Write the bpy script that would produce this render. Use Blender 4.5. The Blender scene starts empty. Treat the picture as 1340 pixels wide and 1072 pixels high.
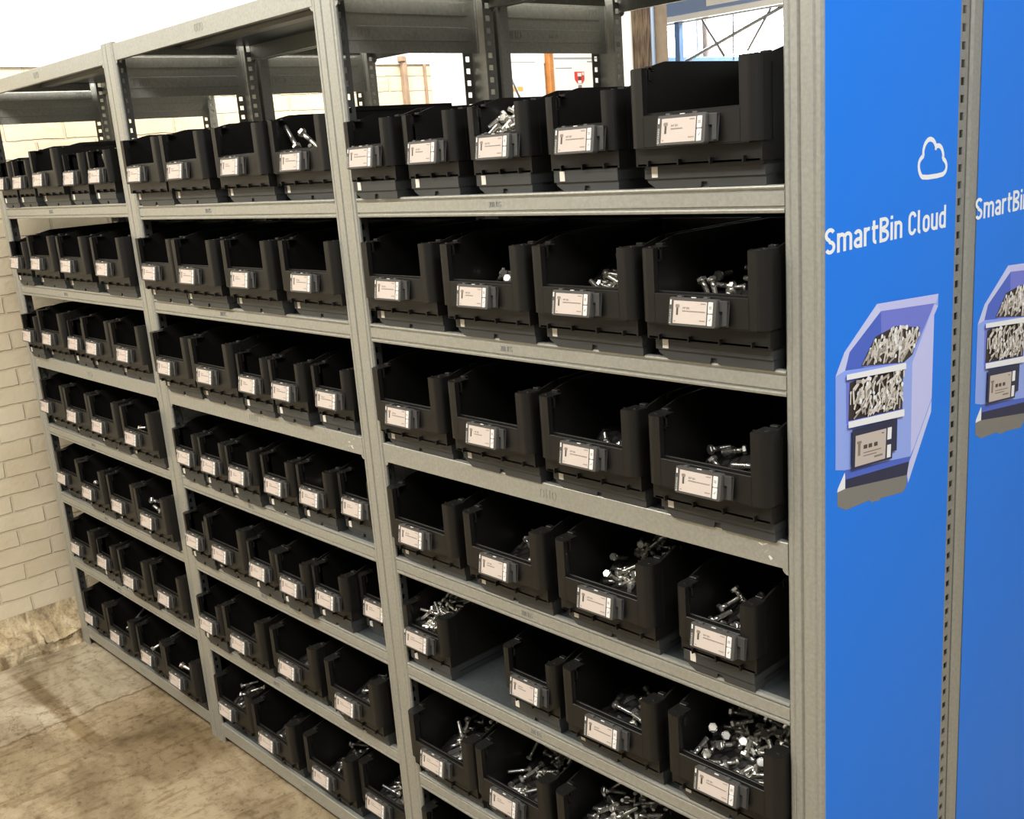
import bpy, bmesh, math, random
from mathutils import Vector, Matrix, Euler
random.seed(7)
SC = bpy.context.scene
COL = SC.collection
R = math.radians

# ------------------------------------------------------------------ materials
def new_mat(name):
    m = bpy.data.materials.new(name); m.use_nodes = True
    nt = m.node_tree
    b = nt.nodes.get('Principled BSDF')
    return m, nt, b
def plain(name, col, rough=0.5, metal=0.0, spec=0.5, bump=0.0, bscale=400, var=0.0, vscale=30):
    m, nt, b = new_mat(name)
    b.inputs['Base Color'].default_value = (*col, 1); b.inputs['Roughness'].default_value = rough
    b.inputs['Metallic'].default_value = metal; b.inputs['Specular IOR Level'].default_value = spec
    tc = nt.nodes.new('ShaderNodeTexCoord')
    if var > 0:
        n = nt.nodes.new('ShaderNodeTexNoise'); n.inputs['Scale'].default_value = vscale; n.inputs['Detail'].default_value = 6
        nt.links.new(tc.outputs['Object'], n.inputs['Vector'])
        cr = nt.nodes.new('ShaderNodeValToRGB')
        cr.color_ramp.elements[0].position = .3; cr.color_ramp.elements[1].position = .7
        cr.color_ramp.elements[0].color = (*[c*(1-var) for c in col], 1); cr.color_ramp.elements[1].color = (*[min(1, c*(1+var)) for c in col], 1)
        nt.links.new(n.outputs['Fac'], cr.inputs['Fac']); nt.links.new(cr.outputs['Color'], b.inputs['Base Color'])
    if bump > 0:
        n2 = nt.nodes.new('ShaderNodeTexNoise'); n2.inputs['Scale'].default_value = bscale; n2.inputs['Detail'].default_value = 3
        nt.links.new(tc.outputs['Object'], n2.inputs['Vector'])
        bp = nt.nodes.new('ShaderNodeBump'); bp.inputs['Strength'].default_value = bump; bp.inputs['Distance'].default_value = .001
        nt.links.new(n2.outputs['Fac'], bp.inputs['Height']); nt.links.new(bp.outputs['Normal'], b.inputs['Normal'])
    return m
M = {}
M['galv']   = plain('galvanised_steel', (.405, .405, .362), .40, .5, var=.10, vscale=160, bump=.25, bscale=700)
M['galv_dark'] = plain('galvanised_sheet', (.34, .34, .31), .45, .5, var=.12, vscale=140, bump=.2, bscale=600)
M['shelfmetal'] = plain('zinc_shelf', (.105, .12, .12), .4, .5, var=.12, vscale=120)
M['bin']    = plain('black_plastic', (.0100, .0092, .0080), .42, 0, .34, bump=.15, bscale=900)
M['binin']  = M['bin']
M['base']   = plain('dark_grey_plastic', (.046, .048, .047), .5, 0, .4, bump=.15, bscale=900)
M['frame']  = plain('grey_display_plastic', (.075, .072, .066), .45, 0, .4)
M['bracket'] = plain('grey_clip_plastic', (.045, .045, .044), .5, 0, .4)
M['paper']  = plain('display_paper', (.585, .505, .445), .55, 0, .3)
M['ink']    = plain('display_ink', (.07, .06, .05), .6)
M['ink2']   = plain('display_ink_faint', (.25, .20, .16), .6)
M['button'] = plain('white_button', (.74, .72, .68), .45)
M['sticker'] = plain('white_sticker', (.78, .74, .66), .5)
M['bolt']   = plain('steel_bolt', (.78, .75, .68), .28, .9, var=.12, vscale=60)
M['blue']   = plain('blue_panel_print', (.010, .205, .86), .5, 0, .3, bump=.12, bscale=1200)
M['white']  = plain('white_print', (.90, .91, .92), .5)
M['plate'] = plain('galvanised_plate', (.52, .51, .46), .5, .25, var=.12, vscale=140, bump=.2, bscale=600)
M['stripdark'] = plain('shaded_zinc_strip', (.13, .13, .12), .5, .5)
M['heapdark'] = plain('heap_gap_shade', (.030, .028, .025), .5, .6)  # near-black sheet under the loose bolts; shade between them is in the colour
M['darkslot'] = plain('slot_shade', (.01, .01, .012), .8)
M['pic_blue1'] = plain('print_periwinkle', (.31, .43, .92), .45)
M['pic_blue2'] = plain('print_lavender', (.58, .60, .96), .45)
M['pic_blue3'] = plain('print_deep_periwinkle', (.17, .21, .72), .45)
M['pic_blue4'] = plain('print_midblue', (.07, .14, .62), .45)
M['pic_lite'] = plain('print_pale_lavender', (.62, .66, .95), .45)
M['pic_navy'] = plain('print_navy', (.02, .025, .07), .5)
M['pic_grey'] = plain('print_grey', (.22, .21, .19), .5)
M['pic_dark'] = plain('print_brown_black', (.045, .035, .03), .5)
M['pic_bolt'] = plain('print_bolt', (.72, .67, .60), .5)
M['pic_bolt2'] = plain('print_bolt_mid', (.40, .36, .31), .5)
M['wood']   = plain('orange_wood', (.48, .20, .055), .6, var=.2, vscale=20)
M['poster'] = plain('white_board', (.86, .86, .84), .5)
M['hair']   = plain('board_line', (.35, .35, .34), .6)
M['red']    = plain('red_box', (.65, .05, .035), .5)
M['orange'] = plain('orange_mark', (.75, .42, .12), .6)
M['blueframe'] = plain('blue_steel', (.12, .22, .42), .5, var=.1)
M['blueband'] = plain('blue_fascia', (.24, .34, .60), .5)
M['greysteel'] = plain('grey_steel', (.25, .26, .27), .5, .3)
M['pipe']   = plain('bluegrey_pipe', (.30, .38, .52), .4)
M['beigecol'] = plain('beige_post', (.42, .33, .24), .7, var=.12, vscale=12)
M['pale_edge'] = plain('pale_edge', (.75, .72, .64), .6)
M['conduit'] = plain('brown_conduit', (.36, .25, .17), .6, var=.15, vscale=30)
M['plaster'] = plain('white_plaster', (.88, .88, .86), .7, bump=.2, bscale=90)
M['tan'] = plain('yellowed_strip', (.72, .58, .30), .6)

def weathered():
    m, nt, b = new_mat('weathered_brown')
    tc = nt.nodes.new('ShaderNodeTexCoord'); mp = nt.nodes.new('ShaderNodeMapping'); mp.inputs['Scale'].default_value = (40, 40, 6)
    nz = nt.nodes.new('ShaderNodeTexNoise'); nz.inputs['Scale'].default_value = 1.5; nz.inputs['Detail'].default_value = 8
    cr = nt.nodes.new('ShaderNodeValToRGB')
    cr.color_ramp.elements[0].position = .35; cr.color_ramp.elements[0].color = (.07, .045, .028, 1)
    cr.color_ramp.elements[1].position = .75; cr.color_ramp.elements[1].color = (.34, .24, .15, 1)
    nt.links.new(tc.outputs['Object'], mp.inputs['Vector']); nt.links.new(mp.outputs['Vector'], nz.inputs['Vector'])
    nt.links.new(nz.outputs['Fac'], cr.inputs['Fac']); nt.links.new(cr.outputs['Color'], b.inputs['Base Color'])
    b.inputs['Roughness'].default_value = .75
    return m
M['weathered'] = weathered()

def brick_mat(name, c1, c2, mortar, horiz='Y'):
    m, nt, b = new_mat(name)
    tc = nt.nodes.new('ShaderNodeTexCoord'); sp = nt.nodes.new('ShaderNodeSeparateXYZ'); cb = nt.nodes.new('ShaderNodeCombineXYZ')
    nt.links.new(tc.outputs['Object'], sp.inputs[0]); nt.links.new(sp.outputs[horiz], cb.inputs['X']); nt.links.new(sp.outputs['Z'], cb.inputs['Y'])
    # slight irregular joints
    nz = nt.nodes.new('ShaderNodeTexNoise'); nz.inputs['Scale'].default_value = 14; nz.inputs['Detail'].default_value = 4
    nt.links.new(cb.outputs[0], nz.inputs['Vector'])
    mx = nt.nodes.new('ShaderNodeMix'); mx.data_type = 'VECTOR'; mx.inputs[0].default_value = .012
    nt.links.new(cb.outputs[0], mx.inputs[4]); nt.links.new(nz.outputs['Color'], mx.inputs[5])
    bk = nt.nodes.new('ShaderNodeTexBrick'); bk.inputs['Scale'].default_value = 1.0
    bk.inputs['Brick Width'].default_value = .222; bk.inputs['Row Height'].default_value = .0683
    bk.inputs['Mortar Size'].default_value = .0055; bk.inputs['Mortar Smooth'].default_value = .4; bk.offset = .5
    bk.inputs['Color1'].default_value = (*c1, 1); bk.inputs['Color2'].default_value = (*c2, 1); bk.inputs['Mortar'].default_value = (*mortar, 1)
    nt.links.new(mx.outputs[1], bk.inputs['Vector'])
    n3 = nt.nodes.new('ShaderNodeTexNoise'); n3.inputs['Scale'].default_value = 3.5; n3.inputs['Detail'].default_value = 7
    nt.links.new(tc.outputs['Object'], n3.inputs['Vector'])
    cr = nt.nodes.new('ShaderNodeValToRGB'); cr.color_ramp.elements[0].position = .3; cr.color_ramp.elements[1].position = .65
    cr.color_ramp.elements[0].color = (.78, .74, .68, 1); cr.color_ramp.elements[1].color = (1, 1, 1, 1)
    nt.links.new(n3.outputs['Fac'], cr.inputs['Fac'])
    ml = nt.nodes.new('ShaderNodeMix'); ml.data_type = 'RGBA'; ml.blend_type = 'MULTIPLY'; ml.inputs[0].default_value = .8
    nt.links.new(bk.outputs['Color'], ml.inputs[6]); nt.links.new(cr.outputs['Color'], ml.inputs[7])
    nt.links.new(ml.outputs[2], b.inputs['Base Color'])
    n4 = nt.nodes.new('ShaderNodeTexNoise'); n4.inputs['Scale'].default_value = 60; n4.inputs['Detail'].default_value = 5
    nt.links.new(tc.outputs['Object'], n4.inputs['Vector'])
    ma = nt.nodes.new('ShaderNodeMath'); ma.operation = 'MULTIPLY_ADD'; ma.inputs[1].default_value = -1.0
    nt.links.new(bk.outputs['Fac'], ma.inputs[0]); 
    ms = nt.nodes.new('ShaderNodeMath'); ms.operation = 'MULTIPLY'; ms.inputs[1].default_value = .35
    nt.links.new(n4.outputs['Fac'], ms.inputs[0]); nt.links.new(ms.outputs[0], ma.inputs[2])
    bp = nt.nodes.new('ShaderNodeBump'); bp.inputs['Strength'].default_value = .8; bp.inputs['Distance'].default_value = .006
    nt.links.new(ma.outputs[0], bp.inputs['Height']); nt.links.new(bp.outputs['Normal'], b.inputs['Normal'])
    b.inputs['Roughness'].default_value = .6
    return m
M['brick'] = brick_mat('painted_brick', (.86, .76, .565), (.82, .71, .52), (.73, .63, .46))
M['brickback'] = brick_mat('white_painted_brick', (.85, .86, .86), (.82, .83, .84), (.6, .62, .64), 'X')

def concrete(name, dark, mid, light, sc=1.0, bump=.4):
    m, nt, b = new_mat(name)
    tc = nt.nodes.new('ShaderNodeTexCoord')
    n1 = nt.nodes.new('ShaderNodeTexNoise'); n1.inputs['Scale'].default_value = 2.2*sc; n1.inputs['Detail'].default_value = 9; n1.inputs['Roughness'].default_value = .62; n1.inputs['Distortion'].default_value = .6
    mp = nt.nodes.new('ShaderNodeMapping'); mp.inputs['Rotation'].default_value = (0, 0, R(20)); mp.inputs['Scale'].default_value = (1, 2.2, 1)
    nt.links.new(tc.outputs['Object'], mp.inputs['Vector']); nt.links.new(mp.outputs['Vector'], n1.inputs['Vector'])
    cr = nt.nodes.new('ShaderNodeValToRGB')
    cr.color_ramp.elements[0].position = .38; cr.color_ramp.elements[0].color = (*dark, 1)
    cr.color_ramp.elements[1].position = .60; cr.color_ramp.elements[1].color = (*light, 1)
    e = cr.color_ramp.elements.new(.5); e.color = (*mid, 1)
    nt.links.new(n1.outputs['Fac'], cr.inputs['Fac'])
    n2 = nt.nodes.new('ShaderNodeTexNoise'); n2.inputs['Scale'].default_value = 26*sc; n2.inputs['Detail'].default_value = 8; n2.inputs['Roughness'].default_value = .7
    nt.links.new(tc.outputs['Object'], n2.inputs['Vector'])
    cr2 = nt.nodes.new('ShaderNodeValToRGB'); cr2.color_ramp.elements[0].position = .36; cr2.color_ramp.elements[1].position = .50
    cr2.color_ramp.elements[0].color = (.48, .43, .36, 1); cr2.color_ramp.elements[1].color = (1, 1, 1, 1)
    nt.links.new(n2.outputs['Fac'], cr2.inputs['Fac'])
    ml = nt.nodes.new('ShaderNodeMix'); ml.data_type = 'RGBA'; ml.blend_type = 'MULTIPLY'; ml.inputs[0].default_value = .7
    nt.links.new(cr.outputs['Color'], ml.inputs[6]); nt.links.new(cr2.outputs['Color'], ml.inputs[7])
    # fine cracks / scratches
    v = nt.nodes.new('ShaderNodeTexVoronoi'); v.feature = 'DISTANCE_TO_EDGE'; v.inputs['Scale'].default_value = 5.5*sc
    nd = nt.nodes.new('ShaderNodeMix'); nd.data_type = 'VECTOR'; nd.inputs[0].default_value = .16
    nt.links.new(mp.outputs['Vector'], nd.inputs[4]); nt.links.new(n2.outputs['Color'], nd.inputs[5]); nt.links.new(nd.outputs[1], v.inputs['Vector'])
    cr3 = nt.nodes.new('ShaderNodeValToRGB'); cr3.color_ramp.elements[0].position = .0; cr3.color_ramp.elements[1].position = .022
    cr3.color_ramp.elements[0].color = (.40, .36, .30, 1); cr3.color_ramp.elements[1].color = (1, 1, 1, 1)
    nt.links.new(v.outputs['Distance'], cr3.inputs['Fac'])
    mk = nt.nodes.new('ShaderNodeMix'); mk.data_type = 'RGBA'; mk.blend_type = 'MULTIPLY'
    n5 = nt.nodes.new('ShaderNodeTexNoise'); n5.inputs['Scale'].default_value = 3.1*sc
    nt.links.new(tc.outputs['Object'], n5.inputs['Vector'])
    c5 = nt.nodes.new('ShaderNodeValToRGB'); c5.color_ramp.elements[0].position = .46; c5.color_ramp.elements[1].position = .6
    nt.links.new(n5.outputs['Fac'], c5.inputs['Fac']); nt.links.new(c5.outputs['Color'], mk.inputs[0])
    nt.links.new(ml.outputs[2], mk.inputs[6]); nt.links.new(cr3.outputs['Color'], mk.inputs[7])
    nt.links.new(mk.outputs[2], b.inputs['Base Color'])
    bp = nt.nodes.new('ShaderNodeBump'); bp.inputs['Strength'].default_value = bump; bp.inputs['Distance'].default_value = .004
    nt.links.new(n2.outputs['Fac'], bp.inputs['Height']); nt.links.new(bp.outputs['Normal'], b.inputs['Normal'])
    b.inputs['Roughness'].default_value = .6; b.inputs['Specular IOR Level'].default_value = .35
    return m
def stained_floor(m):
    # browner worn half, a smooth dark repair strip and one long crack edge
    nt = m.node_tree; b = nt.nodes['Principled BSDF']; L = nt.links
    old = b.inputs['Base Color'].links[0].from_socket
    tc = nt.nodes.new('ShaderNodeTexCoord'); nz = nt.nodes.new('ShaderNodeTexNoise'); nz.inputs['Scale'].default_value = 9; nz.inputs['Detail'].default_value = 8; nz.inputs['Roughness'].default_value = .65
    L.new(tc.outputs['Object'], nz.inputs['Vector'])
    mx = nt.nodes.new('ShaderNodeMix'); mx.data_type = 'VECTOR'; mx.inputs[0].default_value = .10
    L.new(tc.outputs['Object'], mx.inputs[4]); L.new(nz.outputs['Color'], mx.inputs[5])
    sp = nt.nodes.new('ShaderNodeSeparateXYZ'); L.new(mx.outputs[1], sp.inputs[0])
    sq = nt.nodes.new('ShaderNodeSeparateXYZ'); L.new(tc.outputs['Object'], sq.inputs[0])
    def mr(sock, a, b_, c, d):
        n = nt.nodes.new('ShaderNodeMapRange'); n.interpolation_type = 'SMOOTHSTEP'; n.inputs[1].default_value = a; n.inputs[2].default_value = b_; n.inputs[3].default_value = c; n.inputs[4].default_value = d; L.new(sock, n.inputs[0]); return n.outputs[0]
    def mul(a, b_):
        n = nt.nodes.new('ShaderNodeMath'); n.operation = 'MULTIPLY'; L.new(a, n.inputs[0]); L.new(b_, n.inputs[1]); return n.outputs[0]
    def tint(col, fac, src):
        n = nt.nodes.new('ShaderNodeMix'); n.data_type = 'RGBA'; n.blend_type = 'MULTIPLY'; n.inputs[7].default_value = (*col, 1); L.new(fac, n.inputs[0]); L.new(src, n.inputs[6]); return n.outputs[2]
    ox = -.95*2.43+.05-.12
    c = tint((.80, .74, .64), mr(sp.outputs['X'], ox-.03, ox+.05, 0, 1), old)
    # strip along x
    sy = sq.outputs['Y']; sx = sq.outputs['X']
    strip = mul(mul(mr(sy, -.315, -.295, 0, 1), mr(sy, -.262, -.245, 1, 0)), mul(mr(sx, -3.16, -3.12, 0, 1), mr(sx, -2.50, -2.42, 1, 0)))
    c = tint((.66, .60, .50), strip, c)
    # thin crack along the brown edge and a darker stain by the middle post
    crack = mul(mr(sp.outputs['X'], ox-.012, ox-.004, 0, 1), mr(sp.outputs['X'], ox+.002, ox+.010, 1, 0))
    c = tint((.60, .53, .44), crack, c)
    n6 = nt.nodes.new('ShaderNodeTexNoise'); n6.inputs['Scale'].default_value = 1; n6.inputs['Detail'].default_value = 9; n6.inputs['Roughness'].default_value = .7
    m6 = nt.nodes.new('ShaderNodeMapping'); m6.inputs['Rotation'].default_value = (0, 0, R(-35)); m6.inputs['Scale'].default_value = (26, 5, 1)
    L.new(tc.outputs['Object'], m6.inputs['Vector']); L.new(m6.outputs[0], n6.inputs['Vector'])
    c = tint((.62, .54, .43), mr(n6.outputs['Fac'], .50, .66, 0, .85), c)
    n7 = nt.nodes.new('ShaderNodeTexVoronoi'); n7.inputs['Scale'].default_value = 34; L.new(mx.outputs[1], n7.inputs['Vector'])
    c = tint((.45, .39, .31), mr(n7.outputs['Distance'], .06, .13, .8, 0), c)
    st = mul(mul(mr(sp.outputs['X'], -2.16, -2.10, 0, 1), mr(sp.outputs['X'], -1.85, -1.76, 1, 0)), mul(mr(sp.outputs['Y'], -.22, -.17, 0, 1), mr(sp.outputs['Y'], .02, .10, 1, 0)))
    c = tint((.62, .57, .50), st, c)
    L.new(c, b.inputs['Base Color'])
M['floor'] = concrete('worn_concrete', (.24, .190, .120), (.36, .30, .205), (.46, .395, .285))
stained_floor(M['floor'])
M['rubble'] = concrete('rough_plinth', (.26, .19, .11), (.50, .39, .23), (.64, .53, .35), 4.0, 1.0)

# ------------------------------------------------------------------ mesh helpers
class MB:
    def __init__(s): s.bm = bmesh.new(); s.mats = []
    def mi(s, m):
        if m not in s.mats: s.mats.append(m)
        return s.mats.index(m)
    def box(s, x0, x1, y0, y1, z0, z1, m, bev=0, seg=1):
        i = s.mi(m)
        vs = [s.bm.verts.new((x, y, z)) for x in (x0, x1) for y in (y0, y1) for z in (z0, z1)]
        fs = []
        for q in ((0, 1, 3, 2), (4, 6, 7, 5), (0, 4, 5, 1), (2, 3, 7, 6), (0, 2, 6, 4), (1, 5, 7, 3)):
            f = s.bm.faces.new([vs[k] for k in q]); f.material_index = i; fs.append(f)
        if bev:
            es = list({e for f in fs for e in f.edges})
            r = bmesh.ops.bevel(s.bm, geom=es, offset=bev, segments=seg, affect='EDGES', profile=.5)
            for f in r['faces']: f.material_index = i
        return vs
    def prism(s, pts, axis, a, b, m, smooth=False):
        """extrude a 2-D polygon along axis between a and b; pts are the two other coords in x<y<z order"""
        i = s.mi(m)
        def P(p, t):
            return {'x': (t, p[0], p[1]), 'y': (p[0], t, p[1]), 'z': (p[0], p[1], t)}[axis]
        A = [s.bm.verts.new(P(p, a)) for p in pts]; B = [s.bm.verts.new(P(p, b)) for p in pts]
        n = len(pts); fs = []
        fs.append(s.bm.faces.new(A[::-1])); fs.append(s.bm.faces.new(B))
        for k in range(n):
            f = s.bm.faces.new((A[k], A[(k+1) % n], B[(k+1) % n], B[k])); f.smooth = smooth; fs.append(f)
        for f in fs: f.material_index = i
        return A + B
    def face(s, pts, m):
        f = s.bm.faces.new([s.bm.verts.new(p) for p in pts]); f.material_index = s.mi(m); return f
    def tube(s, p, q, r, m, n=10, r2=None, cap=True, smooth=True):
        p = Vector(p); q = Vector(q); d = (q-p).normalized(); i = s.mi(m)
        u = d.orthogonal().normalized(); w = d.cross(u); r2 = r if r2 is None else r2
        A = []; B = []
        for k in range(n):
            t = 2*math.pi*k/n; o = u*math.cos(t)+w*math.sin(t)
            A.append(s.bm.verts.new(p+o*r)); B.append(s.bm.verts.new(q+o*r2))
        for k in range(n):
            f = s.bm.faces.new((A[k], A[(k+1) % n], B[(k+1) % n], B[k])); f.smooth = smooth; f.material_index = i
        if cap:
            for L in (A[::-1], B):
                f = s.bm.faces.new(L); f.material_index = i
        return A + B
    def mesh(s, name):
        bmesh.ops.recalc_face_normals(s.bm, faces=s.bm.faces)
        me = bpy.data.meshes.new(name); s.bm.to_mesh(me); s.bm.free()
        for m in s.mats: me.materials.append(m)
        return me
    def build(s, name, parent=None, loc=(0, 0, 0), **kw):
        o = bpy.data.objects.new(name, s.mesh(name)); COL.objects.link(o); o.location = loc
        if parent: o.parent = parent
        return tag(o, **kw)
def tag(o, label=None, cat=None, group=None, kind=None):
    if label: o['label'] = label
    if cat: o['category'] = cat
    if group: o['group'] = group
    if kind: o['kind'] = kind
    return o
def empty(name, loc=(0, 0, 0), **kw):
    o = bpy.data.objects.new(name, None); COL.objects.link(o); o.location = loc; o.empty_display_size = .05
    return tag(o, **kw)
def put(name, me, parent=None, loc=(0, 0, 0), rot=None, **kw):
    o = bpy.data.objects.new(name, me); COL.objects.link(o); o.location = loc
    if rot: o.rotation_euler = rot
    if parent: o.parent = parent
    return tag(o, **kw)
def copy_tree(o, parent=None):
    c = o.copy(); COL.objects.link(c)
    if parent: c.parent = parent
    for ch in list(o.children): copy_tree(ch, c)
    return c
def text_polys(body, size, bold=0.0, xs=1.0, res=3, ext=0.0, space=1.0):
    """triangles of a text in its own x,y plane (list of 3-tuples of (x,y))"""
    cu = bpy.data.curves.new('t', 'FONT'); cu.body = body; cu.size = size; cu.offset = bold; cu.resolution_u = res; cu.space_character = space
    o = bpy.data.objects.new('t', cu); COL.objects.link(o)
    dg = bpy.context.evaluated_depsgraph_get(); me = o.evaluated_get(dg).to_mesh()
    me.calc_loop_triangles()
    out = [[(me.vertices[i].co.x*xs, me.vertices[i].co.y) for i in t.vertices] for t in me.loop_triangles]
    o.evaluated_get(dg).to_mesh_clear(); bpy.data.objects.remove(o); bpy.data.curves.remove(cu)
    return out
def text_fit(body, x0, x1, y0, h, bold=0.0, space=1.0, flip=False):
    """text stretched to span x0..x1, cap height h above y0"""
    T = text_polys(body, 1.0, bold, space=space)
    xa = min(p[0] for t in T for p in t); xb = max(p[0] for t in T for p in t)
    ya = min(p[1] for t in T for p in t); yb = max(p[1] for t in T for p in t)
    k = (x1-x0)/(xb-xa); q = h/(yb-max(ya, -.02) if ya > -.05 else yb)
    f = (lambda x: x1-(x-xa)*k) if flip else (lambda x: x0+(x-xa)*k)
    return [[(f(p[0]), y0+p[1]*q) for p in t] for t in T]
def stroke(pts, w, closed=False):
    """quads following a 2-D polyline with width w"""
    n = len(pts); L = []; Rr = []
    for i in range(n):
        a = Vector(pts[i-1] if (i > 0 or closed) else pts[i]); b = Vector(pts[(i+1) % n] if (i < n-1 or closed) else pts[i])
        d = (b-a).normalized(); nn = Vector((-d.y, d.x)); p = Vector(pts[i])
        L.append(p+nn*w/2); Rr.append(p-nn*w/2)
    return [[L[i], L[(i+1) % n], Rr[(i+1) % n], Rr[i]] for i in range(n if closed else n-1)]

# condensed sign lettering drawn as pen strokes (cap height 1)
def arc(cx, cy, rx, ry, a0, a1, n=14):
    return [(cx+rx*math.cos(R(a0+(a1-a0)*i/n)), cy+ry*math.sin(R(a0+(a1-a0)*i/n))) for i in range(n+1)]
SW = .148
def glyph(ch):
    s = SW/2; X = .74
    if ch == 'S':
        w = .54; m = w/2; rx = m-s
        return w, [arc(m, .735, rx, .265-s, 25, 270)[:-1]+arc(m, .265, rx, .265-s+.0, 90, -155)]
    if ch in 'nm':
        w = .48 if ch == 'n' else .80; L = [[(s, 0), (s, X)]]
        k = 1 if ch == 'n' else 2; st = (w-2*s)/k
        for i in range(k):
            x0 = s+st*i; L.append([(x0, X-.20)]+arc(x0+st/2, X-s-.155, st/2, .155, 180, 0)+[(x0+st, 0)])
        return w, L
    if ch == 'a':
        w = .47; x1 = w-s
        return w, [arc(w/2, X-s-.15, x1-w/2, .15, 160, 0)+[(x1, 0)], arc(w/2, .215, x1-w/2, .215-s, 90, 270)+[(x1, s+.02)], [(w/2, .43-s), (x1, .43-s)]]
    if ch == 'r': return .36, [[(s, 0), (s, X)], arc(s+.20, X-s-.16, .20, .16, 180, 72)]
    if ch == 't': return .36, [[(s+.05, .95), (s+.05, .20)]+arc(s+.05+.13, .20, .13, .20-s, 180, 275), [(0, X-s), (.36, X-s)]]
    if ch == 'B':
        w = .55; x1 = w-s
        return w, [[(s, 0), (s, 1)], [(s, 1-s)]+arc(x1-.20, .76, .18, .24-s, 90, -90)+[(s, .52)], [(s, .52)]+arc(x1-.19, .26+s*.0, .19, .26-s, 90, -90)+[(s, s)]]
    if ch == 'i': return .15, [[(s, 0), (s, X)], [(s, .86), (s, 1.0)]]
    if ch == 'C': 
        w = .53; m = w/2
        return w, [arc(m, .70, m-s, .30-s, 12, 180)+arc(m, .30, m-s, .30-s, 180, 348)]
    if ch == 'l': return .26, [[(s, 1), (s, .18)]+arc(s+.11, .18, .11, .18-s, 180, 275)]
    if ch == 'o':
        w = .49; m = w/2
        return w, [arc(m, X-s-.17, m-s, .17, 0, 180)+arc(m, s+.17, m-s, .17, 180, 360)+[(w-s, X-s-.17)]]
    if ch == 'u':
        w = .48
        return w, [[(w-s, X), (w-s, 0)], [(s, X)]+arc(w/2, s+.155, w/2-s, .155, 180, 360)]
    if ch == 'd':
        w = .49; m = w/2
        return w, [[(w-s, 0), (w-s, 1)], arc(m, X-s-.17, m-s, .17, 0, 180)+arc(m, s+.17, m-s, .17, 180, 360)]
def sign_word(word, x0, x1, y0, h):
    gap = .085; x = 0; polys = []
    for ch in word:
        w, L = glyph(ch)
        for pl in L:
            polys += [[(p[0]+x, p[1], L.index(pl)) for p in q] for q in stroke(pl, SW)]
        x += w+gap
    k = (x1-x0)/(x-gap)
    return [[(x0+p[0]*k, y0+p[1]*h, p[2]*.00006) for p in q] for q in polys]

# ------------------------------------------------------------------ layout numbers (metres)
XS = {1: (-1.0800, -.0612), 2: (-2.1310, -1.1607), 3: (-3.2202, -2.2117)}          # clear bay widths
POSTS = [(-.0612, 0.0), (-1.1607, -1.0800), (-2.2117, -2.1310), (-3.2815, -3.2202)]
LEV = {1: [2.1208, 1.6917, 1.4280, 1.1623, .8925, .6288, .3382, .0741],
       2: [2.1223, 1.6918, 1.4278, 1.1628, .8989, .6349, .3666, .0680],
       3: [2.1193, 1.6996, 1.4291, 1.1690, .9064, .6367, .3718, .0803]}
PLAIN = {0, 3, 7}
BAYN = {1: 'right', 2: 'middle', 3: 'left'}
ORDN = ['first', 'second', 'third', 'fourth', 'fifth', 'sixth']
SHN = {1: 'top', 2: 'second', 3: 'third', 4: 'fourth', 5: 'fifth', 6: 'sixth', 7: 'lowest'}
DEP = .432          # depth of one rack
Y2 = .443           # front of the rear rack
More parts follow.
